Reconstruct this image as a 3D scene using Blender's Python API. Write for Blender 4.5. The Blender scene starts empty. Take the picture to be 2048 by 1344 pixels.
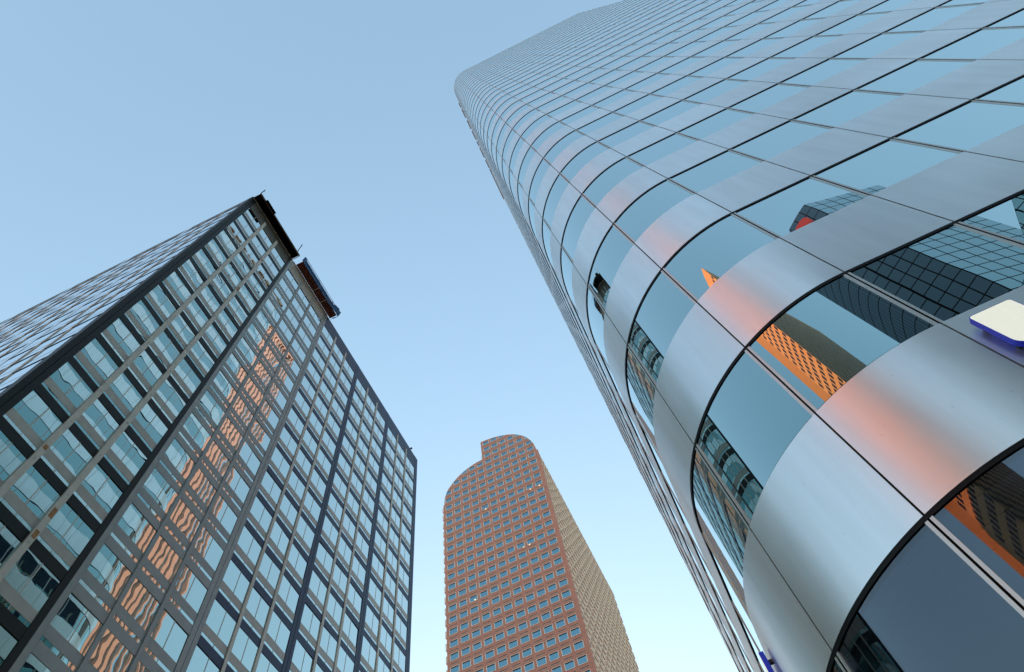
import bpy, bmesh, math, random
from mathutils import Vector, Matrix

random.seed(11)
sc = bpy.context.scene
C = sc.collection
U = 0.5            # one design unit is half a metre
EYE = 1.6          # eye height of the photographer; design z is measured from there
R_ = math.radians

# ------------------------------------------------------------------ camera
cam_data = bpy.data.cameras.new('street_camera')
cam_data.sensor_width = 36.0
cam_data.lens = 36.0 * 1368.0 / 2048.0
cam_data.clip_start = 0.05
cam_data.clip_end = 3000
cam = bpy.data.objects.new('street_camera', cam_data)
C.objects.link(cam)
CR = ((0.90296194, -0.42400405, -0.06985916),      # world axes (rows) seen by the lens: right, down, ahead
      (0.41622730, 0.82255561, 0.38750110),
      (-0.10683899, -0.37897604, 0.91921847))
cam.matrix_world = Matrix(((CR[0][0], -CR[0][1], -CR[0][2], 0),
                           (CR[1][0], -CR[1][1], -CR[1][2], 0),
                           (CR[2][0], -CR[2][1], -CR[2][2], EYE),
                           (0, 0, 0, 1)))
sc.camera = cam

# ------------------------------------------------------------------ sky, sun, exposure
SUN_AZ = R_(-20.8)      # clockwise from +Y
SUN_EL = R_(13.0)
world = bpy.data.worlds.new('World')
sc.world = world
world.use_nodes = True
nt = world.node_tree
sky = nt.nodes.new('ShaderNodeTexSky')
sky.sky_type = 'NISHITA'
sky.sun_disc = False
sky.sun_elevation = SUN_EL
sky.sun_rotation = SUN_AZ
sky.air_density = 1.7
sky.dust_density = 0.6
sky.ozone_density = 2.4
hsv = nt.nodes.new('ShaderNodeHueSaturation')
hsv.inputs['Saturation'].default_value = 1.2
gam = nt.nodes.new('ShaderNodeGamma')          # a softer, hazier evening gradient
gam.inputs['Gamma'].default_value = 0.65
nt.links.new(sky.outputs[0], gam.inputs['Color'])
nt.links.new(gam.outputs[0], hsv.inputs['Color'])
bg = nt.nodes['Background']
nt.links.new(hsv.outputs[0], bg.inputs[0])
bg.inputs[1].default_value = 0.15

sun_data = bpy.data.lights.new('evening_sun', 'SUN')
sun_data.energy = 3.2
sun_data.angle = R_(0.5)
sun_data.color = (1.0, 0.215, 0.03)
sun = bpy.data.objects.new('evening_sun', sun_data)
C.objects.link(sun)
sdir = Vector((math.sin(SUN_AZ) * math.cos(SUN_EL), math.cos(SUN_AZ) * math.cos(SUN_EL), math.sin(SUN_EL)))
sun.rotation_euler = sdir.to_track_quat('Z', 'Y').to_euler()

vs = sc.view_settings
vs.view_transform = 'Standard'
vs.look = 'None'
vs.gamma = 1.0
vs.use_curve_mapping = False
vs.exposure = 1.92
sc.cycles.max_bounces = 10
sc.cycles.glossy_bounces = 6
sc.cycles.sample_clamp_indirect = 6.0


# ------------------------------------------------------------------ materials
def new_mat(name):
    m = bpy.data.materials.new(name)
    m.use_nodes = True
    t = m.node_tree
    return m, t, t.nodes['Principled BSDF']


def plain(name, col, rough=0.6, metal=0.0, spec=0.5, var=0.0, vscale=1.5, bump=0.0, emit=None, estr=0.0):
    m, t, p = new_mat(name)
    p.inputs['Base Color'].default_value = (*col, 1)
    p.inputs['Roughness'].default_value = rough
    p.inputs['Metallic'].default_value = metal
    p.inputs['Specular IOR Level'].default_value = spec
    if emit:
        p.inputs['Emission Color'].default_value = (*emit, 1)
        p.inputs['Emission Strength'].default_value = estr
    if var or bump:
        tc = t.nodes.new('ShaderNodeTexCoord')
        nz = t.nodes.new('ShaderNodeTexNoise')
        nz.inputs['Scale'].default_value = vscale
        nz.inputs['Detail'].default_value = 6
        t.links.new(tc.outputs['Object'], nz.inputs['Vector'])
        if var:
            mp = t.nodes.new('ShaderNodeMapRange')
            mp.inputs[1].default_value = 0.3
            mp.inputs[2].default_value = 0.7
            mp.inputs[3].default_value = 1 - var
            mp.inputs[4].default_value = 1 + var
            t.links.new(nz.outputs[0], mp.inputs[0])
            mx = t.nodes.new('ShaderNodeMix')
            mx.data_type = 'RGBA'
            mx.blend_type = 'MULTIPLY'
            mx.inputs[0].default_value = 1.0
            mx.inputs[6].default_value = (*col, 1)
            t.links.new(mp.outputs[0], mx.inputs[7])
            t.links.new(mx.outputs[2], p.inputs['Base Color'])
        if bump:
            b = t.nodes.new('ShaderNodeBump')
            b.inputs['Strength'].default_value = 1.0
            b.inputs['Distance'].default_value = bump
            t.links.new(nz.outputs[0], b.inputs['Height'])
            t.links.new(b.outputs[0], p.inputs['Normal'])
    return m


def mirror_glass(name, tint, inner=(0.01, 0.015, 0.018), reflect=0.9, wave=0.003, wscale=0.6, rough=0.0, pw_=3.0, graze=(0.95, 0.97, 1.0), clear=None):
    """Coated architectural glass: a tinted mirror coat over a dark body, each pane slightly wavy."""
    m, t, p = new_mat(name)
    out = t.nodes['Material Output']
    p.inputs['Base Color'].default_value = (*inner, 1)
    p.inputs['Roughness'].default_value = 0.3
    gl = t.nodes.new('ShaderNodeBsdfGlossy')
    gl.inputs['Roughness'].default_value = rough
    lw = t.nodes.new('ShaderNodeLayerWeight')
    lw.inputs[0].default_value = 0.5
    tm = t.nodes.new('ShaderNodeMix')
    tm.data_type = 'RGBA'
    tm.inputs[6].default_value = (*tint, 1)
    tm.inputs[7].default_value = (*graze, 1)
    pw = t.nodes.new('ShaderNodeMath')
    pw.operation = 'POWER'
    pw.inputs[1].default_value = pw_
    t.links.new(lw.outputs['Facing'], pw.inputs[0])
    t.links.new(pw.outputs[0], tm.inputs[0])
    t.links.new(tm.outputs[2], gl.inputs['Color'])
    mx = t.nodes.new('ShaderNodeMixShader')
    mp = t.nodes.new('ShaderNodeMapRange')
    mp.inputs[3].default_value = reflect
    mp.inputs[4].default_value = 1.0
    t.links.new(pw.outputs[0], mp.inputs[0])
    t.links.new(mp.outputs[0], mx.inputs[0])
    if clear:                      # see-through pane: tinted light passes where the coat does not reflect
        tr = t.nodes.new('ShaderNodeBsdfTransparent')
        tr.inputs['Color'].default_value = (*clear, 1)
        t.links.new(tr.outputs[0], mx.inputs[1])
    else:
        t.links.new(p.outputs[0], mx.inputs[1])
    t.links.new(gl.outputs[0], mx.inputs[2])
    t.links.new(mx.outputs[0], out.inputs[0])
    if wave:
        tc = t.nodes.new('ShaderNodeTexCoord')
        oi = t.nodes.new('ShaderNodeObjectInfo')
        ad = t.nodes.new('ShaderNodeVectorMath')
        ad.operation = 'MULTIPLY_ADD'
        ad.inputs[1].default_value = (1, 1, 1)
        rnd = t.nodes.new('ShaderNodeMath')
        rnd.operation = 'MULTIPLY'
        rnd.inputs[1].default_value = 57.0
        t.links.new(oi.outputs['Random'], rnd.inputs[0])
        t.links.new(tc.outputs['Object'], ad.inputs[0])
        t.links.new(rnd.outputs[0], ad.inputs[2])
        nz = t.nodes.new('ShaderNodeTexNoise')
        nz.inputs['Scale'].default_value = wscale
        nz.inputs['Detail'].default_value = 1.0
        nz.inputs['Roughness'].default_value = 0.4
        t.links.new(ad.outputs[0], nz.inputs['Vector'])
        b = t.nodes.new('ShaderNodeBump')
        b.inputs['Strength'].default_value = 1.0
        b.inputs['Distance'].default_value = wave
        t.links.new(nz.outputs[0], b.inputs['Height'])
        t.links.new(b.outputs[0], gl.inputs['Normal'])
    return m


def brushed_panel(name, col, rough):
    m, t, p = new_mat(name)
    p.inputs['Metallic'].default_value = 0.84
    tc = t.nodes.new('ShaderNodeTexCoord')
    oi = t.nodes.new('ShaderNodeObjectInfo')
    geo = t.nodes.new('ShaderNodeNewGeometry')
    nz = t.nodes.new('ShaderNodeTexNoise')
    nz.inputs['Scale'].default_value = 0.55
    nz.inputs['Detail'].default_value = 5
    t.links.new(geo.outputs['Position'], nz.inputs['Vector'])
    mp = t.nodes.new('ShaderNodeMapRange')
    mp.inputs[1].default_value = 0.3
    mp.inputs[2].default_value = 0.7
    mp.inputs[3].default_value = rough - 0.03
    mp.inputs[4].default_value = rough + 0.04
    t.links.new(nz.outputs[0], mp.inputs[0])
    t.links.new(mp.outputs[0], p.inputs['Roughness'])
    # fine specks and streaks of dirt
    sp = t.nodes.new('ShaderNodeTexNoise')
    sp.inputs['Scale'].default_value = 14
    sp.inputs['Detail'].default_value = 8
    t.links.new(geo.outputs['Position'], sp.inputs['Vector'])
    r2 = t.nodes.new('ShaderNodeMapRange')
    r2.inputs[1].default_value = 0.24
    r2.inputs[2].default_value = 0.33
    r2.inputs[3].default_value = 0.84
    r2.inputs[4].default_value = 1.0
    t.links.new(sp.outputs[0], r2.inputs[0])
    r3 = t.nodes.new('ShaderNodeMapRange')
    r3.inputs[3].default_value = 0.95
    r3.inputs[4].default_value = 1.03
    t.links.new(oi.outputs['Random'], r3.inputs[0])
    stv = t.nodes.new('ShaderNodeVectorMath')
    stv.operation = 'MULTIPLY'
    stv.inputs[1].default_value = (5.0, 5.0, 0.35)
    t.links.new(geo.outputs['Position'], stv.inputs[0])
    stn = t.nodes.new('ShaderNodeTexNoise')
    stn.inputs['Scale'].default_value = 1.0
    stn.inputs['Detail'].default_value = 6
    t.links.new(stv.outputs[0], stn.inputs['Vector'])
    r4 = t.nodes.new('ShaderNodeMapRange')
    r4.inputs[1].default_value = 0.3
    r4.inputs[2].default_value = 0.7
    r4.inputs[3].default_value = 0.93
    r4.inputs[4].default_value = 1.02
    t.links.new(stn.outputs[0], r4.inputs[0])
    m0 = t.nodes.new('ShaderNodeMath')
    m0.operation = 'MULTIPLY'
    t.links.new(r2.outputs[0], m0.inputs[0])
    t.links.new(r4.outputs[0], m0.inputs[1])
    mu = t.nodes.new('ShaderNodeMath')
    mu.operation = 'MULTIPLY'
    t.links.new(m0.outputs[0], mu.inputs[0])
    t.links.new(r3.outputs[0], mu.inputs[1])
    mx = t.nodes.new('ShaderNodeMix')
    mx.data_type = 'RGBA'
    mx.blend_type = 'MULTIPLY'
    mx.inputs[0].default_value = 1.0
    mx.inputs[6].default_value = (*col, 1)
    t.links.new(mu.outputs[0], mx.inputs[7])
    t.links.new(mx.outputs[2], p.inputs['Base Color'])
    return m


def granite(name, col, col2):
    m, t, p = new_mat(name)
    geo = t.nodes.new('ShaderNodeNewGeometry')
    nz = t.nodes.new('ShaderNodeTexNoise')
    nz.inputs['Scale'].default_value = 0.35
    nz.inputs['Detail'].default_value = 8
    nz.inputs['Roughness'].default_value = 0.75
    t.links.new(geo.outputs['Position'], nz.inputs['Vector'])
    br = t.nodes.new('ShaderNodeTexVoronoi')          # slab-to-slab tone
    br.inputs['Scale'].default_value = 0.9
    t.links.new(geo.outputs['Position'], br.inputs['Vector'])
    ad = t.nodes.new('ShaderNodeMix')
    ad.data_type = 'RGBA'
    ad.inputs[6].default_value = (*col, 1)
    ad.inputs[7].default_value = (*col2, 1)
    mp = t.nodes.new('ShaderNodeMapRange')
    mp.inputs[1].default_value = 0.3
    mp.inputs[2].default_value = 0.7
    t.links.new(nz.outputs[0], mp.inputs[0])
    t.links.new(mp.outputs[0], ad.inputs[0])
    m2 = t.nodes.new('ShaderNodeMix')
    m2.data_type = 'RGBA'
    m2.blend_type = 'SOFT_LIGHT'
    m2.inputs[0].default_value = 0.10
    t.links.new(ad.outputs[2], m2.inputs[6])
    bw = t.nodes.new('ShaderNodeRGBToBW')
    t.links.new(br.outputs['Color'], bw.inputs[0])
    t.links.new(bw.outputs[0], m2.inputs[7])
    t.links.new(m2.outputs[2], p.inputs['Base Color'])
    p.inputs['Roughness'].default_value = 0.45
    return m


M = {
    'alu': brushed_panel('brushed_aluminium', (0.91, 0.935, 0.94), 0.328),
    'silver': plain('silver_mullion', (0.66, 0.655, 0.64), 0.4, 0.75),
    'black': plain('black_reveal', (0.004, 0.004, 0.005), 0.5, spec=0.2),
    'core': plain('dark_core', (0.006, 0.006, 0.007), 0.95, spec=0.0),
    'glass_s': mirror_glass('silver_tower_glass', (0.0, 0.17, 0.185), wave=0.0026, wscale=0.55, pw_=0.9, graze=(0.85, 0.96, 0.965)),
    'glass_lobby': mirror_glass('lobby_glass', (0.55, 0.60, 0.66), reflect=0.20, wave=0.001, clear=(0.34, 0.43, 0.50)),
    'glass_l': mirror_glass('office_glass', (0.12, 0.33, 0.29), wave=0.0045, wscale=0.7, pw_=0.85, graze=(0.97, 1.0, 0.98)),
    'glass_r': mirror_glass('granite_tower_glass', (0.20, 0.36, 0.42), wave=0.004, wscale=0.4),
    'beige': plain('beige_fin_paint', (0.47, 0.465, 0.43), 0.5, 0.2, var=0.10),
    'warm_grey': plain('warm_grey_panel', (0.36, 0.365, 0.35), 0.5, 0.15, var=0.08),
    'grey': plain('grey_steel_panel', (0.25, 0.285, 0.295), 0.45, 0.2, var=0.08),
    'black_panel': plain('black_steel_panel', (0.009, 0.012, 0.0125), 0.5, 0.0, spec=0.2, var=0.15),
    'navy': plain('navy_steel_panel', (0.020, 0.040, 0.10), 0.45, 0.0, spec=0.25, var=0.12),
    'olive': plain('dark_bronze_parapet', (0.075, 0.075, 0.062), 0.5, 0.1, var=0.1),
    'white_coping': plain('pale_coping', (0.72, 0.70, 0.66), 0.5),
    'rust': plain('rust_patch', (0.28, 0.15, 0.06), 0.8, var=0.3, vscale=9),
    'granite': granite('red_granite', (0.56, 0.24, 0.16), (0.48, 0.20, 0.135)),
    'stone': plain('beige_precast', (0.82, 0.70, 0.59), 0.7, var=0.12, vscale=0.8),
    'sky_lit_stone': plain('sky_lit_precast', (0.86, 0.78, 0.66), 0.7, var=0.05),
    'frame': plain('window_frame_cream', (0.88, 0.81, 0.73), 0.5),
    'slot': plain('dark_slot_and_header_shade', (0.008, 0.006, 0.006), 0.8),  # grooves, and the painted shadow under window headers
    'lobby_wall': plain('lobby_wall', (0.25, 0.26, 0.28), 0.7),
    'lobby_ceiling': plain('lobby_ceiling', (0.72, 0.74, 0.76), 0.8),
    'lobby_rail': plain('lobby_rail', (0.08, 0.12, 0.17), 0.6),
    'lamp': plain('office_ceiling_lamp', (0.9, 0.8, 0.6), 0.5, emit=(1.0, 0.78, 0.42), estr=0.4),
}


# ------------------------------------------------------------------ mesh building
class MB:
    """Collects shapes in design units and links them as one mesh object."""
    def __init__(self):
        self.v, self.f, self.m, self.s, self.mats = [], [], [], [], []

    def mi(self, mat):
        if mat not in self.mats:
            self.mats.append(mat)
        return self.mats.index(mat)

    def box(self, x0, x1, y0, y1, z0, z1, mat):
        b = len(self.v)
        x0, x1 = min(x0, x1), max(x0, x1)
        y0, y1 = min(y0, y1), max(y0, y1)
        z0, z1 = min(z0, z1), max(z0, z1)
        self.v += [(x0, y0, z0), (x1, y0, z0), (x1, y1, z0), (x0, y1, z0), (x0, y0, z1), (x1, y0, z1), (x1, y1, z1), (x0, y1, z1)]
        i = self.mi(mat)
        for q in ((0, 3, 2, 1), (4, 5, 6, 7), (0, 1, 5, 4), (1, 2, 6, 5), (2, 3, 7, 6), (3, 0, 4, 7)):
            self.f.append(tuple(b + k for k in q))
            self.m.append(i)
            self.s.append(False)

    def poly(self, pts, mat):
        b = len(self.v)
        self.v += [tuple(p) for p in pts]
        self.f.append(tuple(range(b, b + len(pts))))
        self.m.append(self.mi(mat))
        self.s.append(False)

    def prism(self, ring, z0, z1, mat):
        """ring is a counter-clockwise plan outline."""
        b = len(self.v)
        n = len(ring)
        i = self.mi(mat)
        self.v += [(x, y, z0) for x, y in ring] + [(x, y, z1) for x, y in ring]
        for k in range(n):
            j = (k + 1) % n
            self.f.append((b + k, b + j, b + n + j, b + n + k))
            self.m.append(i)
            self.s.append(False)
        self.f.append(tuple(b + n + k for k in range(n)))
        self.f.append(tuple(b + k for k in reversed(range(n))))
        self.m += [i, i]
        self.s += [False, False]

    def strip(self, outer, inner, z0, z1, mat, smooth=False):
        """a closed curved slab between two equal plan polylines (outer seen from outside)."""
        b = len(self.v)
        n = len(outer)
        i = self.mi(mat)
        for line in (outer, inner):           # each side has vertices of its own, so smooth shading stops at the edges
            for z in (z0, z1):
                self.v += [(x, y, z) for x, y in line]
        for line in (outer, inner):
            for z in (z0, z1):
                self.v += [(x, y, z) for x, y in line]

        def add(q, sm):
            self.f.append(tuple(b + k for k in q))
            self.m.append(i)
            self.s.append(sm)
        for k in range(n - 1):
            add((k, k + 1, n + k + 1, n + k), smooth)
            add((2 * n + k + 1, 2 * n + k, 3 * n + k, 3 * n + k + 1), smooth)
            e = 4 * n
            add((e + n + k, e + n + k + 1, e + 3 * n + k + 1, e + 3 * n + k), False)
            add((e + k + 1, e + k, e + 2 * n + k, e + 2 * n + k + 1), False)
        e = 4 * n
        add((e + 2 * n, e, e + n, e + 3 * n), False)
        add((e + n - 1, e + 3 * n - 1, e + 4 * n - 1, e + 2 * n - 1), False)

    def tube(self, p, q, r, mat, n=10):
        p, q = Vector(p), Vector(q)
        d = (q - p).normalized()
        a = d.orthogonal().normalized()
        c = d.cross(a)
        b = len(self.v)
        i = self.mi(mat)
        for base in (p, q):
            for k in range(n):
                w = 2 * math.pi * k / n
                self.v.append(tuple(base + a * (r * math.cos(w)) + c * (r * math.sin(w))))
        for k in range(n):
            j = (k + 1) % n
            self.f.append((b + k, b + j, b + n + j, b + n + k))
            self.m.append(i)
            self.s.append(True)
        self.f.append(tuple(b + k for k in reversed(range(n))))
        self.f.append(tuple(b + n + k for k in range(n)))
        self.m += [i, i]
        self.s += [False, False]

    def build(self, name, parent=None, recalc=False):
        vs_ = [(x * U, y * U, z * U + EYE) for x, y, z in self.v]
        lo = [min(v[k] for v in vs_) for k in range(3)]
        hi = [max(v[k] for v in vs_) for k in range(3)]
        c = ((lo[0] + hi[0]) / 2, (lo[1] + hi[1]) / 2, lo[2])
        me = bpy.data.meshes.new(name)
        me.from_pydata([(v[0] - c[0], v[1] - c[1], v[2] - c[2]) for v in vs_], [], self.f)
        for m in self.mats:
            me.materials.append(m)
        me.polygons.foreach_set('material_index', self.m)
        me.polygons.foreach_set('use_smooth', self.s)
        if recalc:
            bm = bmesh.new()
            bm.from_mesh(me)
            bmesh.ops.recalc_face_normals(bm, faces=bm.faces)
            bm.to_mesh(me)
            bm.free()
        me.update()
        o = bpy.data.objects.new(name, me)
        C.objects.link(o)
        attach(o, parent, c)
        return o


ORIGIN = {}


def attach(o, parent, world_c):
    ORIGIN[o.name] = world_c
    if parent is None:
        o.location = world_c
    else:
        o.parent = parent
        pc = ORIGIN[parent.name]
        o.location = (world_c[0] - pc[0], world_c[1] - pc[1], world_c[2] - pc[2])


def thing(name, x, y, z, label, cat, group=None):
    o = bpy.data.objects.new(name, None)
    C.objects.link(o)
    o.empty_display_size = 0.5
    attach(o, None, (x * U, y * U, z * U + EYE))
    tag(o, label, cat, group)
    return o


def tag(o, label, cat, group=None):
    o['label'] = label
    o['category'] = cat
    if group:
        o['group'] = group


def stuff(o):
    o['kind'] = 'stuff'
    return o


def copy_part(src, parent, du):
    """another instance of a part (sharing its mesh), moved by du design units, with its own sub-parts"""
    c = src.copy()
    C.objects.link(c)
    sc_ = ORIGIN[src.name]
    attach(c, parent, (sc_[0] + du[0] * U, sc_[1] + du[1] * U, sc_[2] + du[2] * U))
    for ch in list(src.children):
        d = ch.copy()
        C.objects.link(d)
        d.parent = c
        ORIGIN[d.name] = ORIGIN[c.name]
    return c


def screen(p):
    """where a design point would fall for the photographer (only used to tell which repeats show largest)"""
    c = [sum(CR[r][k] * p[r] for r in range(3)) for k in range(3)]
    if c[2] < 0.1:
        return None
    return 1024 + 1368 * c[0] / c[2], 672 + 1368 * c[1] / c[2]


def shown(pts):
    q = [screen(p) for p in pts]
    if any(k is None for k in q):
        return 0.0
    a = 0.0
    for i in range(len(q)):
        x0, y0 = q[i]
        x1, y1 = q[(i + 1) % len(q)]
        a += x0 * y1 - x1 * y0
    cx = sum(k[0] for k in q) / len(q)
    cy = sum(k[1] for k in q) / len(q)
    inside = -40 < cx < 2088 and -40 < cy < 1384
    return abs(a) if inside else abs(a) * 1e-4


GROUND = -EYE / U

# ------------------------------------------------------------------ ground, road, pavements
g = MB()
g.box(-3000, 3000, -3000, 3000, GROUND - 2, GROUND - 0.3, plain('asphalt', (0.05, 0.05, 0.052), 0.85, var=0.2, vscale=0.7, bump=0.004))
o = g.build('road')
o['kind'] = 'structure'
pav = plain('pavement_concrete', (0.30, 0.29, 0.27), 0.8, var=0.12, vscale=1.2)
g = MB()
g.box(-10, 70, -14, 72, GROUND - 0.28, GROUND, pav)
o = g.build('pavement')
o['kind'] = 'structure'
g = MB()
g.box(-150, -38, 0, 100, GROUND - 0.28, GROUND, pav)
o = g.build('pavement')
o['kind'] = 'structure'
g = MB()
g.box(-130, 4, 215, 400, GROUND - 0.28, GROUND, pav)
o = g.build('pavement')
o['kind'] = 'structure'
g = MB()
g.box(-130, 120, -290, -40, GROUND - 0.28, GROUND, pav)
o = g.build('pavement')
o['kind'] = 'structure'

# ------------------------------------------------------------------ silver tower with rounded corners
T_X0, T_Y0, T_R, T_W = 1.29, 10.0, 6.68, 3.3
T_NF, T_NL, T_ROWS = 14, 12, 34
T_D0, T_P, T_G = 9.64, 7.98, 3.98
cxl, cyf = T_X0 + T_R, T_Y0 + T_R
cxr = cxl + T_NF * T_W
cyb = cyf + T_NL * T_W
T_TOP = T_D0 + T_P * (T_ROWS - 1) + 4.0


class Panel:
    def __init__(self, kind, a, b, c=None, t0=0, t1=0):
        self.kind, self.a, self.b, self.c, self.t0, self.t1 = kind, a, b, c, t0, t1
        self.length = T_R * (t1 - t0) if kind == 'arc' else math.dist(a, b)

    def line(self, i0, i1, d, n):
        """plan points from inset i0 to inset i1, d outwards"""
        if self.kind == 'arc':
            a0, a1 = self.t0 + i0 / T_R, self.t1 - i1 / T_R
            return [(self.c[0] + (T_R + d) * math.cos(a0 + (a1 - a0) * k / n), self.c[1] + (T_R + d) * math.sin(a0 + (a1 - a0) * k / n)) for k in range(n + 1)]
        ux, uy = (self.b[0] - self.a[0]) / self.length, (self.b[1] - self.a[1]) / self.length
        nx, ny = uy, -ux
        return [(self.a[0] + ux * i0 + nx * d, self.a[1] + uy * i0 + ny * d), (self.b[0] - ux * i1 + nx * d, self.b[1] - uy * i1 + ny * d)]

    def n(self):
        return 18 if self.kind == 'arc' else 1


# perimeter counter-clockwise, starting at the far left corner going down the left side
panels = []
PI = math.pi
for k in range(3):
    panels.append(Panel('arc', None, None, (cxl, cyb), PI / 2 + k * PI / 6, PI / 2 + (k + 1) * PI / 6))
for k in range(T_NL):
    panels.append(Panel('flat', (T_X0, cyb - k * T_W), (T_X0, cyb - (k + 1) * T_W)))
for k in range(3):
    panels.append(Panel('arc', None, None, (cxl, cyf), PI + k * PI / 6, PI + (k + 1) * PI / 6))
for k in range(T_NF):
    panels.append(Panel('flat', (cxl + k * T_W, T_Y0), (cxl + (k + 1) * T_W, T_Y0)))
for k in range(3):
    panels.append(Panel('arc', None, None, (cxr, cyf), 1.5 * PI + k * PI / 6, 1.5 * PI + (k + 1) * PI / 6))
X1 = cxr + T_R
for k in range(T_NL):
    panels.append(Panel('flat', (X1, cyf + k * T_W), (X1, cyf + (k + 1) * T_W)))
for k in range(3):
    panels.append(Panel('arc', None, None, (cxr, cyb), k * PI / 6, (k + 1) * PI / 6))
for k in range(T_NF):
    panels.append(Panel('flat', (cxr - k * T_W, cyb + T_R), (cxr - (k + 1) * T_W, cyb + T_R)))


def ring(d):
    out = []
    for p in panels:
        out += p.line(0, 0, d, 8)[:-1]
    return out


tower = thing('silver_tower', 30, 36, GROUND, 'tall tower with rounded corner banded in silver aluminium and blue mirror glass', 'skyscraper')
b = MB()
b.prism(ring(-0.45), T_D0 - 0.115, T_TOP - 0.6, M['core'])
b.build('core', tower)
b = MB()
b.prism(ring(-6.0), GROUND, T_D0 - 0.12, M['lobby_wall'])
b.build('lobby_wall', tower)
b = MB()
b.strip(ring(-0.40) + ring(-0.40)[:1], ring(-5.9) + ring(-5.9)[:1], T_D0 - 0.30, T_D0 - 0.12, M['lobby_ceiling'])
for d in (0.75, 1.35):
    b.strip(ring(-d) + ring(-d)[:1], ring(-d - 0.07) + ring(-d - 0.07)[:1], T_D0 - 0.36, T_D0 - 0.302, M['lobby_rail'])
b.build('lobby_ceiling', tower)
for dx, dy in ((6.52, 13.4), (9.9, 13.2), (4.9, 16.2)):
    b = MB()
    b.tube((dx, dy, T_D0 - 0.33), (dx, dy, T_D0 - 0.301), 0.16, M['lobby_rail'], 20)
    b.build('lobby_downlight', tower)
b = MB()
b.prism(ring(-0.30), T_TOP - 0.6, T_TOP + 0.15, M['warm_grey'])
b.build('roof', tower)

glass_list, alu_list = [], []
for pi_, p in enumerate(panels):
    front = pi_ < 3 + T_NL + 3 + T_NF + 3
    for j in range(T_ROWS):
        D = T_D0 + T_P * j
        zb = D - T_G + 0.02 if j else GROUND
        e = p.line(0.1, 0.1, -0.06, 3)
        area = 0
        if front:
            if p.kind == 'arc' or True:
                pl = p.line(0.1, 0.1, 0, 1)
                mid = ((pl[0][0] + pl[-1][0]) / 2, (pl[0][1] + pl[-1][1]) / 2)
                # facing the photographer?
                dx, dy = pl[-1][0] - pl[0][0], pl[-1][1] - pl[0][1]
                if mid[0] * dy - mid[1] * dx < 0:
                    zc = max(zb, D - T_G)
                    area = shown([(*pl[0], zc), (*pl[-1], zc), (*pl[-1], D), (*pl[0], D)])
        glass_list.append((area, p, zb, D - 0.10, j))
        area2 = 0
        if front and area > 0:
            area2 = shown([(*pl[0], D), (*pl[-1], D), (*pl[-1], D + 4), (*pl[0], D + 4)])
        alu_list.append((area2, p, D + 0.01, D + 3.955, j))


def pane_into(mb, p, z0, z1, mat):
    n = p.n()
    mb.strip(p.line(0.1, 0.1, -0.045, n), p.line(0.1, 0.1, -0.11, n), z0, z1, mat, True)


def panel_into(mb, p, z0, z1, mat):
    n = p.n()
    mb.strip(p.line(0.024, 0.024, 0.0, n), p.line(0.024, 0.024, -0.12, n), z0, z1, mat, True)


glass_list.sort(key=lambda q: -q[0])
alu_list.sort(key=lambda q: -q[0])
rest = MB()
for k, (a, p, z0, z1, j) in enumerate(glass_list):
    mat = M['glass_lobby'] if j == 0 else M['glass_s']
    if k < 100:
        b = MB()
        pane_into(b, p, z0, z1, mat)
        b.build('window_pane', tower)
    else:
        pane_into(rest, p, z0, z1, mat)
stuff(rest.build('window_panes', tower))
rest = MB()
for k, (a, p, z0, z1, j) in enumerate(alu_list):
    if k < 100:
        b = MB()
        panel_into(b, p, z0, z1, M['alu'])
        b.build('spandrel_panel', tower)
    else:
        panel_into(rest, p, z0, z1, M['alu'])
stuff(rest.build('spandrel_panels', tower))

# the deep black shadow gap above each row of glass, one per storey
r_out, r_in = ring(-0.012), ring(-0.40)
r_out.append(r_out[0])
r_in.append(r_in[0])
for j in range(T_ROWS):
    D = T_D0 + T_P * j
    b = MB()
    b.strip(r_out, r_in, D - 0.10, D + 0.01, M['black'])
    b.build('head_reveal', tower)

# split mullions: two silver bars with a dark joint between them, one channel per joint running full height
n_front = 3 + T_NL + 3 + T_NF + 3
for i in range(len(panels)):
    p, q = panels[i - 1], panels[i]
    prof_ = [p.line(p.length - 0.1, 0.025, -0.02, 1)[0], p.line(p.length - 0.1, 0.025, -0.02, 1)[1],
             p.line(p.length - 0.1, 0.025, -0.13, 1)[1], q.line(0.025, q.length - 0.1, -0.13, 1)[0],
             q.line(0.025, q.length - 0.1, -0.02, 1)[0], q.line(0.025, q.length - 0.1, -0.02, 1)[1],
             q.line(0.025, q.length - 0.1, -0.17, 1)[1], p.line(p.length - 0.1, 0.025, -0.17, 1)[0]]
    b = MB()
    b.prism(prof_, GROUND, T_TOP - 0.5, M['silver'])
    bi = b.mi(M['black'])
    for k in (1, 2, 3):
        b.m[k] = bi
    b.build('mullion', tower)

# tan eave pieces along the top of the long left side
b_ = plain('tan_eave', (0.36, 0.29, 0.22), 0.6, var=0.15)
for y0, y1 in ((19.7, 21.5), (22.2, 25.6), (26.8, 30.3), (31.2, 34.6), (35.5, 37.4), (38.1, 42.3), (43.4, 46.8), (47.3, 60.6)):
    b = MB()
    b.box(0.98, 1.9, y0, y1, T_TOP + 0.16, T_TOP + 1.0, b_)
    b.build('eave_piece', tower)
b = MB()
b.strip(ring(-0.25)[:-1], ring(-0.30)[:-1], T_TOP + 0.16, T_TOP + 1.3, plain('parapet_glass_rail', (0.5, 0.6, 0.66), 0.2, 0.7))
b.build('parapet_rail', tower)


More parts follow.
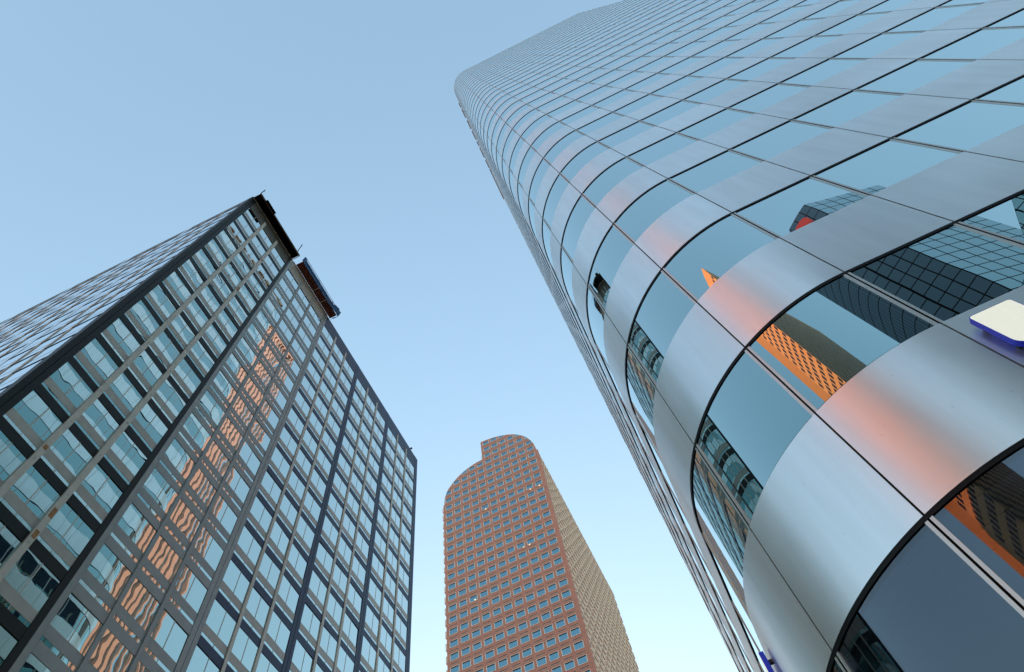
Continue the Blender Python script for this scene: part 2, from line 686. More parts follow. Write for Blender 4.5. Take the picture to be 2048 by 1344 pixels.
# ------------------------------------------------------------------ blue sided sign boxes on the silver tower
def rounded(x0, x1, z0, z1, r_top, r_bot):
    pts = []
    for (cx, cz, r, a0) in ((x1 - r_top, z1 - r_top, r_top, 0), (x0 + r_top, z1 - r_top, r_top, 90), (x0 + r_bot, z0 + r_bot, r_bot, 180), (x1 - r_bot, z0 + r_bot, r_bot, 270)):
        for k in range(9):
            a = R_(a0 + 90 * k / 8)
            pts.append((cx + r * math.cos(a), cz + r * math.sin(a)))
    return pts


M['sign_blue'] = plain('sign_blue', (0.005, 0.02, 0.62), 0.35, emit=(0.0, 0.015, 0.55), estr=0.02)
M['sign_cream'] = plain('sign_cream', (0.80, 0.80, 0.68), 0.45, var=0.03, vscale=20, emit=(0.9, 0.9, 0.78), estr=0.16)
M['bracket'] = plain('sign_bracket', (0.012, 0.012, 0.014), 0.5)


def sign(plane, s0, s1, z0, z1, near, far, wall, label):
    """a light box standing off the wall; plane 'y' faces -Y, plane 'x' faces -X"""
    def P(s, d, z):
        return (s, d, z) if plane == 'y' else (d, s, z)
    sg = thing('wall_sign', *P((s0 + s1) / 2, far, z0), label, 'sign', 'blue edged sign boxes on the silver tower')
    out = rounded(s0, s1, z0, z1, 0.09, 0.34)
    inn = rounded(s0 + 0.018, s1 - 0.018, z0 + 0.018, z1 - 0.018, 0.075, 0.32)
    n = len(out)
    b = MB()
    b.v += [P(s, near + 0.006, z) for s, z in out] + [P(s, far, z) for s, z in out]
    i = b.mi(M['sign_blue'])
    for k in range(n):
        j = (k + 1) % n
        b.f.append((k, j, n + j, n + k)); b.m.append(i); b.s.append(False)
    b.f.append(tuple(range(n, 2 * n))); b.m.append(i); b.s.append(False)
    b.f.append(tuple(reversed(range(n)))); b.m.append(i); b.s.append(False)
    b.build('case', sg, True)
    b = MB()
    b.v += [P(s, near, z) for s, z in inn] + [P(s, near + 0.005, z) for s, z in inn]
    i = b.mi(M['sign_cream'])
    for k in range(n):
        j = (k + 1) % n
        b.f.append((k, j, n + j, n + k)); b.m.append(i); b.s.append(False)
    b.f.append(tuple(range(n))); b.m.append(i); b.s.append(False)
    b.f.append(tuple(reversed(range(n, 2 * n)))); b.m.append(i); b.s.append(False)
    b.build('face', sg, True)
    for zz in (z0 + 0.35, z1 - 0.30):
        b = MB()
        p0, p1 = P(s0 + 0.12, far, zz - 0.05), P(s0 + 0.22, wall - 0.004, zz + 0.05)
        b.box(p0[0], p1[0], p0[1], p1[1], p0[2], p1[2], M['bracket'])
        b.build('bracket', sg)
    return sg


sign('y', 8.196, 9.178, 11.40, 12.97, 9.70, 9.84, 10.0, 'cream faced sign box with blue sides on the flat front of the silver tower')
sign('x', 16.45, 17.45, 11.2, 12.68, 1.045, 1.18, 1.29, 'blue sign box seen edge on at the foot of the silver tower')

# ------------------------------------------------------------------ office block on the left
L_X, L_Y = -50.0, 9.55
L_TOP, L_T0, L_P, L_K = 159.2, 153.5, 6.75, 15.44
office = thing('office_block', -96, 48, GROUND, 'dark gridded office block with beige fins, navy bays and teal mirror windows', 'office building')
b = MB()
b.prism([(-118.0, L_Y + 0.75), (L_X - 0.75, L_Y + 0.75), (L_X - 0.75, 87.4), (-118.0, 87.4)], GROUND, L_TOP - 1.0, M['core'])
b.build('core', office)


def Fb(mb, s0, s1, d0, d1, z0, z1, mat):     # a box on the street front
    mb.box(L_X + d0, L_X + d1, L_Y + s0, L_Y + s1, z0, z1, mat)


def Sb(mb, s0, s1, d0, d1, z0, z1, mat):     # a box on the side face
    mb.box(L_X - s1, L_X - s0, L_Y - d1, L_Y - d0, z0, z1, mat)


STY = [('black_panel', 'black_panel', 'warm_grey', 'beige', 'olive'), ('grey', 'grey', 'grey', 'grey', 'warm_grey'),
       ('navy', 'navy', 'warm_grey', 'beige', 'navy'), ('navy', 'navy', 'warm_grey', 'beige', 'navy'), ('navy', 'navy', 'warm_grey', 'beige', 'navy')]
ROWS = 23
wins, strips_, spans, bands = [], [], [], []
for bay in range(5):
    spn, plr, bnd, fin, par = STY[bay]
    s0 = bay * L_K + 1.42
    s1 = (bay + 1) * L_K - 0.02
    w = (s1 - s0) / 3
    for r in range(ROWS):
        T = L_T0 - L_P * r
        lo = T - L_P
        if lo < GROUND + 1:
            continue
        spans.append((s0, s1, lo, lo + 1.30, spn, bay))
        bands.append((s0, s1, T - 4.95, T - 3.75, bnd))
        for c in range(3):
            a0, a1 = s0 + w * c, s0 + w * (c + 1)
            area = shown([(L_X, L_Y + a0, T - 3.75), (L_X, L_Y + a1, T - 3.75), (L_X, L_Y + a1, T), (L_X, L_Y + a0, T)])
            wins.append((area, a0, a1, T, bay))
    # parapet
    b = MB()
    Fb(b, s0, s1, -0.75, 0.0, L_T0, L_TOP, M[par])
    if bay < 2:
        Fb(b, s0 - (1.4 if bay == 0 else 0.0), s1 + 1.0, -0.7, 0.10, L_TOP + 0.003, L_TOP + 0.16, M['white_coping'])
    b.build('parapet', office)
    # fins
    for c in (1, 2):
        b = MB()
        f = s0 + w * c
        hw = (0.32, 0.24, 0.25, 0.25, 0.25)[bay]
        Fb(b, f - hw, f + hw, -0.05, 0.26 if bay == 0 else 0.11, GROUND, 156.15, M[fin])
        if bay == 0:
            for zz in range(0, 156, 7):
                b.tube((L_X + 0.25, L_Y + f, zz + 3.4), (L_X + 0.295, L_Y + f, zz + 3.4), 0.07, M['grey'], 8)
            for zz, hh in ((121.3, 1.9), (55.9, 1.3), (53.0, 1.0), (140.5, 1.0)) if c == 2 else ((61.0, 0.7),):
                b.box(L_X + 0.255, L_X + 0.266, L_Y + f - 0.2, L_Y + f + 0.24, zz, zz + hh, M['rust'])
        fo = b.build('fin', office)
        if bay == 0 and c == 2:
            fo['label'] = 'beige fin with rust patches'
# pillars
for k in range(6):
    s = k * L_K
    left = STY[max(0, k - 1)][1] if k else 'black_panel'
    right = STY[min(4, k)][1]
    b = MB()
    if k == 1:
        Fb(b, s, s + 0.68, -0.75, 0.03, GROUND, L_TOP, M['black_panel'])
        Fb(b, s + 0.70, s + 1.22, -0.75, 0.03, GROUND, L_TOP, M['grey'])
        Fb(b, s + 1.24, s + 1.40, -0.75, 0.0, GROUND, L_TOP, M['grey'])
    elif k == 2:
        Fb(b, s, s + 0.68, -0.75, 0.03, GROUND, L_TOP, M['grey'])
        Fb(b, s + 0.74, s + 1.40, -0.75, 0.03, GROUND, L_TOP, M['grey'])
    else:
        if k:
            Fb(b, s, s + 0.66, -0.75, 0.03, GROUND, L_TOP, M[left])
            Fb(b, s + 0.74, s + 1.40, -0.75, 0.03, GROUND, L_TOP, M[right])
        else:
            b.box(L_X - 0.70, L_X + 0.03, L_Y - 0.03, L_Y + 0.66, GROUND, L_TOP, M['black_panel'])
            b.box(L_X - 0.70, L_X + 0.03, L_Y + 0.72, L_Y + 1.40, GROUND, L_TOP, M['black_panel'])
            b.box(L_X - 1.40, L_X - 0.74, L_Y - 0.03, L_Y + 0.66, GROUND, L_TOP, M['black_panel'])
    po = b.build('pillar', office)
    po['label'] = ['black corner pillar', 'half black half grey pillar', 'grey pillar', 'navy pillar', 'navy pillar', 'navy end pillar'][k]

wins.sort(key=lambda q: -q[0])


def win_into(mb, a0, a1, T):
    mid = (a0 + a1) / 2
    zb = T - 3.75
    for x0, x1 in ((a0 + 0.02, mid - 0.055), (mid + 0.055, a1 - 0.02)):
        Fb(mb, x0, x1, -0.12, -0.06, zb + 0.03, T - 0.02, M['glass_l'])
    Fb(mb, mid - 0.05, mid + 0.05, -0.2, -0.03, zb + 0.02, T - 0.01, M['beige'])
    Fb(mb, a0 + 0.02, a1 - 0.02, -0.2, -0.035, zb, zb + 0.028, M['beige'])


def strip_into(mb, a0, a1, T):
    mid = (a0 + a1) / 2
    for x0, x1 in ((a0 + 0.02, mid - 0.045), (mid + 0.045, a1 - 0.02)):
        Fb(mb, x0, x1, -0.12, -0.06, T - 5.44, T - 4.96, M['glass_l'])
    Fb(mb, mid - 0.04, mid + 0.04, -0.2, -0.03, T - 5.44, T - 4.96, M['beige'])


rw, rs = MB(), MB()
for k, (a, a0, a1, T, bay) in enumerate(wins):
    if k < 100:
        # each window hangs a hair out of true, as glazing does
        b = MB()
        win_into(b, a0, a1, T)
        wo = b.build('window', office)
        wo.rotation_euler = (0, random.gauss(0, 0.005), random.gauss(0, 0.008))
        b = MB()
        strip_into(b, a0, a1, T)
        b.build('vent_window', office)
    else:
        win_into(rw, a0, a1, T)
        strip_into(rs, a0, a1, T)
stuff(rw.build('windows', office))
stuff(rs.build('vent_windows', office))
spans.sort(key=lambda q: -q[2])
spans = [q for q in spans if q[2] > 36] + [q for q in spans if q[2] <= 36]
rest = MB()
for k, (s0, s1, z0, z1, mt, bay) in enumerate(spans):
    if k < 100:
        b = MB()
        Fb(b, s0, s1, -0.75, 0.0, z0, z1, M[mt])
        b.build('spandrel', office)
    else:
        Fb(rest, s0, s1, -0.75, 0.0, z0, z1, M[mt])
stuff(rest.build('spandrels', office))
bands.sort(key=lambda q: -q[2])
rest = MB()
for k, (s0, s1, z0, z1, mt) in enumerate(bands):
    if k < 100:
        b = MB()
        Fb(b, s0, s1, -0.75, -0.04, z0, z1, M[mt])
        b.build('sill_band', office)
    else:
        Fb(rest, s0, s1, -0.75, -0.04, z0, z1, M[mt])
stuff(rest.build('sill_bands', office))

# the side face, seen very obliquely
M['glass_side'] = mirror_glass('side_glass', (0.80, 0.88, 0.95), wave=0.004, wscale=0.5)
M['side_panel'] = plain('side_panel_enamel', (0.50, 0.53, 0.55), 0.12, 0.6)
gl, sp_, bd = MB(), MB(), MB()
for bay in range(5):
    s0 = bay * L_K + 1.42
    s1 = (bay + 1) * L_K - 0.02
    w = (s1 - s0) / 3
    nc = 3
    if bay == 4:                  # the last bay is one window wide
        nc, s1 = 1, s0 + w
    for r in range(ROWS):
        T = L_T0 - L_P * r
        if T - L_P < GROUND + 1:
            continue
        Sb(sp_, s0, s1, -0.75, 0.02, T - 0.02, T + 0.18, M['black_panel'])
        Sb(bd, s0, s1, -0.75, -0.05, T - 4.85, T - 3.95, M['side_panel'])
        for c in range(nc):
            Sb(gl, s0 + w * c + 0.02, s0 + w * (c + 1) - 0.02, -0.10, -0.04, T - 3.93, T - 0.03, M['glass_side'])
            Sb(gl, s0 + w * c + 0.02, s0 + w * (c + 1) - 0.02, -0.10, -0.04, T - 6.43, T - 4.88, M['glass_side'])
    b = MB()
    Sb(b, s0, s1, -0.75, 0.0, L_T0, L_TOP, M['olive'])
    b.build('parapet', office)
    for c in range(1, nc):
        b = MB()
        Sb(b, s0 + w * c - 0.24, s0 + w * c + 0.24, -0.05, 0.06, GROUND, 156.15, M['beige'])
        b.build('fin', office)
    b = MB()
    Sb(b, s1 + 0.02, s1 + 1.42, -0.75, 0.0, GROUND, L_TOP, M['side_panel'])
    b.build('pillar', office)['label'] = 'pale pillar of the side face'
stuff(gl.build('side_windows', office))
stuff(sp_.build('side_spandrels', office))
stuff(bd.build('side_sill_bands', office))
b = MB()
b.box(-117.5, L_X - 0.8, L_Y + 0.8, 87.3, L_TOP - 0.98, L_TOP - 0.5, M['warm_grey'])
b.build('roof', office)

# window-cleaning canopy and scaffold on its roof edge
can = thing('roof_canopy', -49, 17.8, L_TOP, 'black louvred canopy overhanging the roof corner of the office block', 'canopy')
b = MB()
b.box(-50.6, -48.25, 9.78, 25.75, 159.42, 159.62, plain('canopy_soffit', (0.006, 0.006, 0.006), 0.8, spec=0.1))
for k in range(32):
    yy = 9.9 + k * 0.5
    b.box(-50.4, -48.25, yy, yy + 0.1, 159.36, 159.417, M['core'])
b.build('soffit', can)
b = MB()
b.box(-48.245, -48.0, 9.70, 25.85, 159.3, 159.75, plain('canopy_fascia', (0.13, 0.11, 0.085), 0.6))
b.build('fascia', can)
b = MB()
b.box(-50.5, -48.0, 25.86, 26.0, 159.35, 159.6, M['white_coping'])
b.build('end_rail', can)
for yy, zt in ((9.72, 163.7), (24.85, 166.3)):
    b = MB()
    b.tube((-48.1, yy, 159.76), (-48.1, yy, zt), 0.09, M['core'])
    b.tube((-48.1, yy, zt - 1.3), (-48.1, yy + 0.25, zt - 1.1), 0.06, M['core'])
    b.build('post', can)
b = MB()
b.box(-47.99, -47.55, 11.6, 15.0, 159.25, 159.72, M['core'])
b.box(-47.9, -47.62, 11.9, 14.7, 159.725, 159.9, M['grey'])
b.build('motor_box', can)

scf = thing('scaffold_platform', -49, 35, L_TOP, 'red brown scaffold platform with blue netting on the office block roof edge', 'scaffold')
M['plank'] = plain('scaffold_plank', (0.17, 0.05, 0.03), 0.8, var=0.3, vscale=4)
M['net'] = plain('blue_netting', (0.025, 0.12, 0.30), 0.8, var=0.3, vscale=6)
b = MB()
b.box(-49.9, -48.05, 27.4, 42.6, 159.50, 159.62, M['plank'])
for k in range(24):
    yy = 27.45 + k * 0.64
    b.box(-49.9, -48.05, yy, yy + 0.22, 159.40, 159.497, M['plank'])
b.build('deck', scf)
b = MB()
for yy in (34.6, 37.9):
    b.box(-50.1, -47.95, yy, yy + 0.12, 159.33, 159.447, M['white_coping'])
b.build('bearer', scf)
b = MB()
b.box(-50.06, -49.95, 28.2, 41.6, 159.3, 159.5, M['white_coping'])
b.build('ledger', scf)
b = MB()
random.seed(5)
# netting hung outside the guard rails, leaning out and bunched at the far end
prev = None
rows = []
for k in range(30):
    y = 27.0 + k * 0.55
    fold = 0.12 * math.sin(k * 1.7) + random.uniform(-0.06, 0.06)
    end = 0.55 if y > 40.3 else (0.2 if y < 28 else 0.0)
    rows.append([(-48.02 + fold * 0.3 + end * 0.4, y, 159.25 - random.random() * 0.15), (-47.9 + fold * 0.7 + end * 0.7, y, 160.0), (-47.72 + fold * 0.8 + end * 0.9, y, 161.1 + random.uniform(-0.3, 0.2))])
for x_, y_ in ((-48.8, 43.1), (-49.7, 42.9)):
    rows.append([(x_, y_ - 0.1, 159.25), (x_, y_ + 0.15, 160.3), (x_, y_ + 0.35, 161.5)])
b0 = len(b.v)
i_ = b.mi(M['net'])
for dx in (0.0, -0.05):
    for r3 in rows:
        b.v += [(x + dx, y, z) for x, y, z in r3]
nn = len(rows) * 3
for k in range(len(rows) - 1):
    for h in range(2):
        a_ = b0 + k * 3 + h
        b.f.append((a_, a_ + 3, a_ + 4, a_ + 1)); b.m.append(i_); b.s.append(False)
        b.f.append((a_ + nn, a_ + nn + 1, a_ + nn + 4, a_ + nn + 3)); b.m.append(i_); b.s.append(False)
for k in range(len(rows) - 1):
    for h in (0, 2):
        a_ = b0 + k * 3 + h
        b.f.append((a_, a_ + nn, a_ + nn + 3, a_ + 3)); b.m.append(i_); b.s.append(False)
b.build('netting', scf)
for zz in (160.1, 161.0, 162.0):
    b = MB()
    b.tube((-47.75, 27.2, zz), (-47.75, 42.6, zz), 0.06, M['net'])
    b.build('guard_rail', scf)

b = MB()
b.box(-50.2, -49.72, 84.35, 84.8, 159.9, 160.15, M['core'])
b.tube((-50.1, 84.55, 159.2), (-50.1, 84.55, 159.9), 0.07, M['core'])
o = b.build('roof_lamp')
tag(o, 'tiny black lamp on the roof edge at the far end of the office block', 'lamp')

# ------------------------------------------------------------------ red granite tower
G_Y, G_XL, G_XR, G_YB = 240.0, -115.3, -48.0, 378.0
gr = thing('granite_tower', -82, 309, GROUND, 'red granite tower with square windows and a stepped curved top', 'skyscraper')
prof = [(-115.3, 364.6), (-114.8, 371.5), (-113.05, 378.2), (-109.6, 383.8), (-105.85, 388.0), (-101.7, 391.4), (-96.2, 394.3), (-90.7, 396.0), (-86.0, 396.4),
        (-85.85, 418.6), (-79.5, 418.0), (-72.7, 416.2), (-66.05, 413.1), (-60.35, 409.0), (-56.2, 404.4), (-52.84, 399.1), (-49.94, 391.6), (-48.8, 386.2), (-48.3, 380.2), (-48.0, 379.6)]


def smooth_profile():
    out = []
    for seg in (prof[:9], prof[9:]):
        n = len(seg)
        for i in range(n - 1):
            p0, p1, p2, p3 = seg[max(0, i - 1)], seg[i], seg[i + 1], seg[min(n - 1, i + 2)]
            for k in range(4):
                t = k / 4
                out.append(tuple(0.5 * (2 * p1[q] + (p2[q] - p0[q]) * t + (2 * p0[q] - 5 * p1[q] + 4 * p2[q] - p3[q]) * t * t + (3 * p1[q] - p0[q] - 3 * p2[q] + p3[q]) * t ** 3) for q in (0, 1)))
        out.append(seg[-1])
    return out


sp = smooth_profile()
outline = [(G_XL, GROUND)] + sp + [(G_XR, GROUND)]
n = len(outline)
b = MB()
b.v += [(x, G_Y, z) for x, z in outline] + [(x, G_YB, z) for x, z in outline]
b.f.append(tuple(reversed(range(n)))); b.m.append(b.mi(M['granite'])); b.s.append(False)
b.f.append(tuple(range(n, 2 * n))); b.m.append(b.mi(M['granite'])); b.s.append(False)
for k in range(n):
    j = (k + 1) % n
    b.f.append((k, j, n + j, n + k)); b.m.append(b.mi(M['stone'] if k in (0, n - 2) else M['granite'])); b.s.append(False)
b.build('wall', gr, True)


def top_at(x):
    for i in range(len(sp) - 1):
        if sp[i][0] <= x <= sp[i + 1][0] and sp[i + 1][0] > sp[i][0] + 1e-4:
            t = (x - sp[i][0]) / (sp[i + 1][0] - sp[i][0])
            return sp[i][1] + t * (sp[i + 1][1] - sp[i][1])
    return 364.6


def clip_top(poly):
    """cut an upright window outline off at the curved roof line"""
    out = []
    n = len(poly)
    f = lambda p: top_at(p[0]) - 0.25 - p[1]
    for i in range(n):
        a, c = poly[i], poly[(i + 1) % n]
        fa, fc = f(a), f(c)
        if fa >= 0:
            out.append(a)
        if (fa >= 0) != (fc >= 0):
            t = fa / (fa - fc)
            out.append((a[0] + t * (c[0] - a[0]), a[1] + t * (c[1] - a[1])))
    return out


def rect(x0, x1, z0, z1, n=6):
    return [(x0 + (x1 - x0) * k / n, z0) for k in range(n)] + [(x1, z0 + (z1 - z0) * k / n) for k in range(n)] + [(x1 - (x1 - x0) * k / n, z1) for k in range(n)] + [(x0, z1 - (z1 - z0) * k / n) for k in range(n)]


def plate(mb, poly, d0, d1, mat):
    if len(poly) < 3:
        return
    b0 = len(mb.v)
    n = len(poly)
    i = mb.mi(mat)
    mb.v += [(x, G_Y - d1, z) for x, z in poly] + [(x, G_Y - d0, z) for x, z in poly]
    mb.f.append(tuple(b0 + k for k in range(n)))
    mb.f.append(tuple(b0 + n + k for k in reversed(range(n))))
    mb.m += [i, i]
    mb.s += [False, False]
    for k in range(n):
        j = (k + 1) % n
        mb.f.append((b0 + j, b0 + k, b0 + n + k, b0 + n + j))
        mb.m.append(i)
        mb.s.append(False)


W_W, W_H, SHADE_H = 4.1, 3.6, 0.62


def full_window(x, z):
    b = MB()
    fr = 0.25
    for q in ((x - fr, x, z - fr, z + W_H - 0.002), (x + W_W, x + W_W + fr, z - fr, z + W_H - 0.002), (x, x + W_W, z - fr, z)):
        b.box(q[0], q[1], G_Y - 0.13, G_Y + 0.1, q[2], q[3], M['frame'])
    b.box(x - fr, x + W_W + fr, G_Y - 0.13, G_Y + 0.1, z + W_H, z + W_H + 0.2, M['frame'])
    b.box(x, x + W_W, G_Y - 0.09, G_Y + 0.1, z + W_H - SHADE_H, z + W_H - 0.002, M['slot'])  # black strip painted in for the shadow under the header
    b.box(x - 0.05, x + W_W + 0.05, G_Y - 0.03, G_Y + 0.1, z - 2.46, z - 1.98, M['slot'])
    b.box(x - 0.05, x + W_W + 0.05, G_Y - 0.10, G_Y + 0.1, z - 2.62, z - 2.462, M['frame'])
    w = b.build('window', gr)
    b = MB()
    b.box(x + 0.01, x + W_W - 0.01, G_Y - 0.06, G_Y + 0.05, z + 0.01, z + W_H - SHADE_H - 0.01, M['glass_r'])
    b.build('pane', w)
    return w


cells = []
for c in range(11):
    for r in range(55):
        x, z = -114.05 + 6.0 * c, 227.0 + 7.74 * (r - 29)
        if z < GROUND + 6:
            continue
        if top_at(x + 2.0) < z + 0.6 and max(top_at(x), top_at(x + W_W)) < z + 0.6:
            continue
        whole = min(top_at(x), top_at(x + W_W)) > z + W_H + 0.4
        cells.append((shown([(x, G_Y, z), (x + W_W, G_Y, z), (x + W_W, G_Y, z + W_H), (x, G_Y, z + W_H)]) if whole else 0, x, z, whole))
cells.sort(key=lambda q: -q[0])
first = None
rest = MB()
for k, (a, x, z, whole) in enumerate(cells):
    if k < 100:
        if first is None:
            first = full_window(x, z)
            fx, fz = x, z
        else:
            copy_part(first, gr, (x - fx, 0, z - fz))
        continue
    plate(rest, clip_top(rect(x - 0.25, x, z - 0.25, z + W_H - 0.005)), -0.1, 0.13, M['frame'])
    plate(rest, clip_top(rect(x + W_W, x + W_W + 0.25, z - 0.25, z + W_H - 0.005)), -0.1, 0.13, M['frame'])
    plate(rest, clip_top(rect(x, x + W_W, z - 0.25, z)), -0.1, 0.13, M['frame'])
    plate(rest, clip_top(rect(x, x + W_W, z + W_H - SHADE_H, z + W_H - 0.002)), -0.1, 0.09, M['slot'])  # painted header shadow
    plate(rest, clip_top(rect(x - 0.25, x + W_W + 0.25, z + W_H, z + W_H + 0.2)), -0.1, 0.13, M['frame'])
    plate(rest, clip_top(rect(x + 0.01, x + W_W - 0.01, z + 0.01, z + W_H - SHADE_H - 0.01)), -0.05, 0.06, M['glass_r'])
    plate(rest, clip_top(rect(x - 0.05, x + W_W + 0.05, z - 2.46, z - 1.98)), -0.1, 0.03, M['slot'])
    plate(rest, clip_top(rect(x - 0.05, x + W_W + 0.05, z - 2.62, z - 2.462)), -0.1, 0.10, M['frame'])
stuff(rest.build('windows', gr, True))
for x, z in ((-57.8, 342.4), (-51.9, 342.1), (-87.6, 342.6), (-65.0, 296.2), (-68.5, 296.4), (-99.2, 274.1)):
    b = MB()
    b.box(x - 0.42, x + 0.42, G_Y - 0.10, G_Y - 0.065, z - 0.3, z + 0.2, M['lamp'])
    b.build('lit_lamp', gr)['label'] = 'ceiling lamp glowing in a window'

# precast window surrounds standing out of the side walls
surr = []
for c in range(23):
    for r in range(55):
        y, z = G_Y + 0.7 + 6.0 * c, 227.2 + 7.74 * (r - 29) - 0.6
        if z < GROUND + 6 or z > 374:
            continue
        surr.append((shown([(G_XR, y, z), (G_XR, y + 4, z), (G_XR, y + 4, z + 4), (G_XR, y, z + 4)]), y, z))
surr.sort(key=lambda q: -q[0])


def surround_into(mb, y, z):
    mb.box(G_XR - 0.1, G_XR + 0.55, y, y + 1.3, z, z + 4.4, M['sky_lit_stone'] if y < G_Y + 1 else M['stone'])  # corner column in paler stone: sky light put into its colour
    mb.box(G_XR - 0.1, G_XR + 0.55, y + 3.2, y + 4.6, z, z + 4.4, M['stone'])
    mb.box(G_XR - 0.1, G_XR + 0.55, y + 1.301, y + 3.199, z + 3.6, z + 4.4, M['stone'])
    mb.box(G_XR - 0.1, G_XR + 0.55, y + 1.301, y + 3.199, z, z + 0.9, M['stone'])
    mb.box(G_XR - 0.1, G_XR + 0.10, y + 1.301, y + 3.199, z + 0.901, z + 3.599, M['dark_win_side'])


M['dark_win_side'] = plain('side_window', (0.03, 0.03, 0.03), 0.3)
rest = MB()
for k, (a, y, z) in enumerate(surr):
    if k < 100:
        b = MB()
        surround_into(b, y, z)
        b.build('window_surround', gr)
    else:
        surround_into(rest, y, z)
stuff(rest.build('window_surrounds', gr))
b = MB()
for r in range(55):
    z = 227.2 + 7.74 * (r - 29) - 0.6
    if GROUND + 6 < z < 362:
        b.box(G_XL - 1.35, G_XL - 0.5, G_Y + 0.05, G_Y + 4.4, z, z + 4.0, M['stone'])
stuff(b.build('corner_blocks', gr))
b = MB()
b.box(-115.9, -115.3, G_Y + 0.02, G_Y + 120, GROUND, 365.0, M['granite'])
b.build('side_pier', gr)
b = MB()
b.box(-48.0, -47.2, G_Y + 0.02, G_Y + 0.62, GROUND, 379.4, M['granite'])
b.build('corner_pier', gr)


# ------------------------------------------------------------------ buildings behind the photographer, seen in the mirror glass
def face_boxes(mb, p, q, s0, s1, d0, d1, z0, z1, mat):
    """a box on the wall running p -> q (outward side on the right of p -> q)"""
    L = math.dist(p, q)
    ux, uy = (q[0] - p[0]) / L, (q[1] - p[1]) / L
    nx, ny = uy, -ux
    P = lambda s, d: (p[0] + ux * s + nx * d, p[1] + uy * s + ny * d)
    mb.strip([P(s0, d1), P(s1, d1)], [P(s0, d0), P(s1, d0)], z0, z1, mat)


M['tan_stone'] = plain('tan_stone', (0.47, 0.35, 0.22), 0.75, var=0.08, vscale=0.4)
M['dark_win'] = plain('dark_window', (0.010, 0.012, 0.012), 0.25)
ot = thing('stone_tower', -40, -150, GROUND, 'sunlit orange stone tower with slot windows mirrored in the curved glass', 'skyscraper')
pts = [(-80.5, -142.0), (-60.3, -130.2), (-30.3, -126.2), (1.2, -203.0), (-38, -215), (-88, -200)]   # clockwise seen from above
H_O = 297
b = MB()
b.prism(list(reversed(pts)), GROUND, H_O, M['tan_stone'])
b.build('wall', ot)
wn = MB()
for i in (1, 2):
    p, q = pts[i + 1], pts[i]
    L = math.dist(p, q)
    ncol = max(6, int(L / 3.9))
    pitch = L / ncol
    for z in range(int((H_O - GROUND) / 6.2) - 2):
        zz = GROUND + 8 + z * 6.2
        for c in range(ncol):
            face_boxes(wn, p, q, pitch * c + pitch * 0.14, pitch * c + pitch * 0.80, -0.1, 0.04, zz, zz + 3.1, M['dark_win'])
stuff(wn.build('windows', ot))
p, q = pts[1], pts[0]
L = math.dist(p, q)
for k in range(7):
    b = MB()
    s_ = L * (k + 0.5) / 7
    face_boxes(b, p, q, s_ - 0.35, s_ + 0.35, -0.05, 0.9, GROUND, H_O - 3, M['tan_stone'])
    b.build('rib', ot)
b = MB()
b.prism([(x * 0.9 - 4, y * 0.96 - 6) for x, y in reversed(pts)], H_O, H_O + 4, M['tan_stone'])
b.build('roof', ot)

M['dark_curtain'] = mirror_glass('dark_curtain_glass', (0.05, 0.07, 0.08), inner=(0.004, 0.006, 0.008), reflect=0.8, wave=0.004)
M['sky_lit_curtain'] = mirror_glass('sky_lit_teal_glass', (0.44, 0.56, 0.56), inner=(0.01, 0.015, 0.018), reflect=0.9, wave=0.004)  # lighter tint carries the sky light on the dark tower's brighter face


def curtain_block(root, plan, z1, dark_edges, pitch, floor):
    """plan clockwise from above; edges listed in dark_edges get dark glass, the others teal, paler for sky light"""
    b = MB()
    b.prism(list(reversed(plan)), GROUND, z1, M['core'])
    b.build('core', root)
    gd, gp, mu = MB(), MB(), MB()
    n = len(plan)
    for i in range(n):
        p, q = plan[(i + 1) % n], plan[i]
        L = math.dist(p, q)
        nc = max(1, round(L / pitch))
        w = L / nc
        nr = int((z1 - GROUND) / floor)
        mb, mat = (gd, M['dark_curtain']) if i in dark_edges else (gp, M['sky_lit_curtain'])
        for c in range(nc):
            for r in range(nr):
                za = z1 - (r + 1) * floor
                face_boxes(mb, p, q, w * c + 0.22, w * (c + 1) - 0.22, 0.0, 0.08, za + 0.25, za + floor - 0.25, mat)
    for mb, nm in ((gd, 'dark_panes'), (gp, 'teal_panes')):
        if mb.v:
            stuff(mb.build(nm, root))


dt = thing('curtain_wall_tower', 125, -160, GROUND, 'dark gridded glass tower behind the street mirrored in the flat facade', 'skyscraper')
curtain_block(dt, [(64, -166), (118.2, -120.2), (120, -165), (85, -235)], 283, {0, 3}, 5.2, 7.0)
curtain_block(dt, [(118.4, -120.0), (128.3, -111.7), (164, -119), (160, -190), (120.2, -165)], 306, {0, 4}, 5.0, 7.0)
b = MB()
b.prism([(127, -118), (132, -114), (158, -121), (150, -150)][::-1], 306.1, 311, M['core'])
b.build('penthouse', dt)
# red roof sign with a dark numeral-like mark, standing on the dark face
p, q = (128.3, -111.7), (118.4, -120.0)
L = math.dist(p, q)
ux, uy = (q[0] - p[0]) / L, (q[1] - p[1]) / L
nx, ny = uy, -ux
rs = thing('roof_sign', p[0] + ux * 7.5, p[1] + uy * 7.5, 288, 'round red sign high on the dark glass tower, seen as a reflection', 'sign')
M['sign_red'] = plain('sign_red', (0.13, 0.003, 0.004), 0.5)


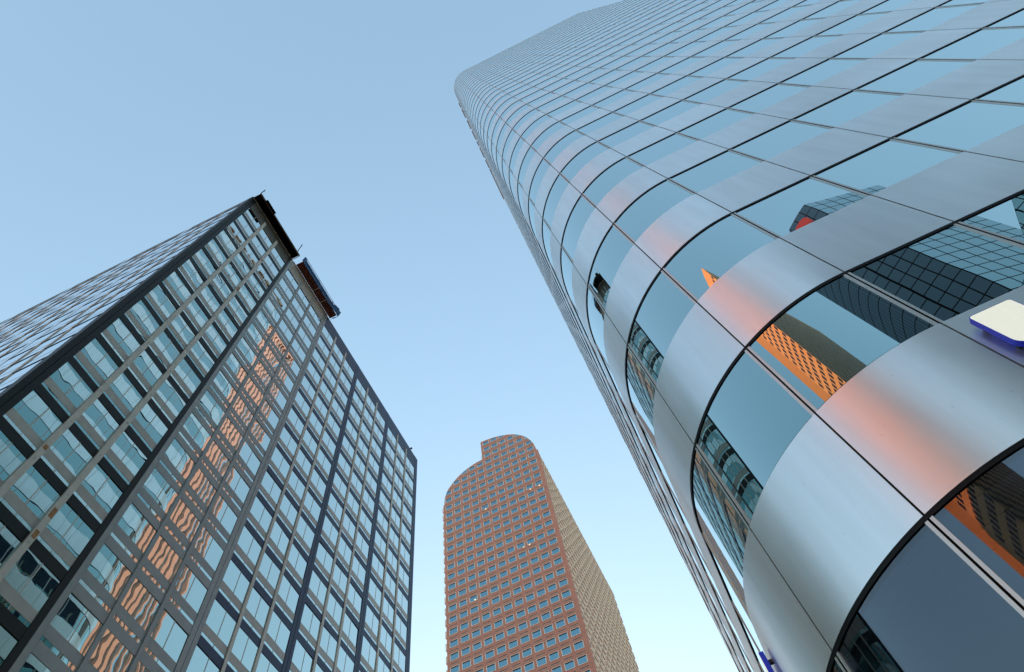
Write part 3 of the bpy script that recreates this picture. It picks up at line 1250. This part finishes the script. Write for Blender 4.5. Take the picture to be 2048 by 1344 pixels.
def sign_plate(poly, d0, d1, mat, name):
    b = MB()
    f = lambda s, d, z: (p[0] + ux * s + nx * d, p[1] + uy * s + ny * d, z)
    b.v += [f(s, d1, z) for s, z in poly] + [f(s, d0, z) for s, z in poly]
    n = len(poly)
    i = b.mi(mat)
    b.f.append(tuple(range(n))); b.m.append(i); b.s.append(False)
    b.f.append(tuple(reversed(range(n, 2 * n)))); b.m.append(i); b.s.append(False)
    for k in range(n):
        j = (k + 1) % n
        b.f.append((k, j, n + j, n + k)); b.m.append(i); b.s.append(False)
    return b.build(name, rs, True)


sign_plate(rounded(5.0, 14.4, 283.3, 299.5, 4.2, 4.2), 0.3, 1.3, M['sign_red'], 'disc')
sign_plate([(8.0, 286.0), (9.6, 286.0), (10.2, 290.0), (12.2, 290.0), (12.2, 291.6), (10.5, 291.9), (11.6, 295.8), (10.1, 295.8), (9.0, 291.6), (7.3, 291.3), (7.3, 290.0), (8.6, 290.0)], 1.31, 1.45, M['core'], 'mark')

tb = thing('teal_block', 160, -100, GROUND, 'plain teal glass block at the far right end of the mirrored street', 'office building')
curtain_block(tb, [(142.5, -86), (168, -79), (190, -120), (150, -130)], 195, {0}, 5.0, 7.2)

# the ribbed tower beyond the silver tower, lit by the sun, mirrored in the office block
rt = thing('ribbed_tower', 82, 108, GROUND, 'peach ribbed tower in evening sun, mirrored in the windows of the office block', 'skyscraper')
M['peach'] = plain('peach_stone', (0.55, 0.58, 0.62), 0.6, var=0.06, vscale=0.5)
M['rib_glass'] = mirror_glass('ribbed_tower_glass', (0.55, 0.72, 0.80), wave=0.004, wscale=0.4)
b = MB()
b.box(62.5, 110, 93, 122, GROUND, 404, M['core'])
b.build('core', rt)
b = MB()
for k in range(12):
    y = 93.0 + 2.42 * k
    b.box(62.3, 62.45, y + 0.05, y + 2.37, GROUND, 403.5, M['rib_glass'])
stuff(b.build('glazing', rt))
for k in range(13):
    b = MB()
    y = 93.0 + 2.42 * k
    w = 0.70 if k < 7 else 0.24
    b.box(61.2, 62.28, y - w, y + w, GROUND, 405, M['peach'])
    b.build('rib', rt)
b = MB()
b.box(62.6, 111, 92.2, 92.98, GROUND, 405, M['peach'])
b.build('end_wall', rt)
b = MB()
b.box(61.0, 111, 92.1, 122.5, 405.1, 409, M['peach'])
b.build('roof', rt)
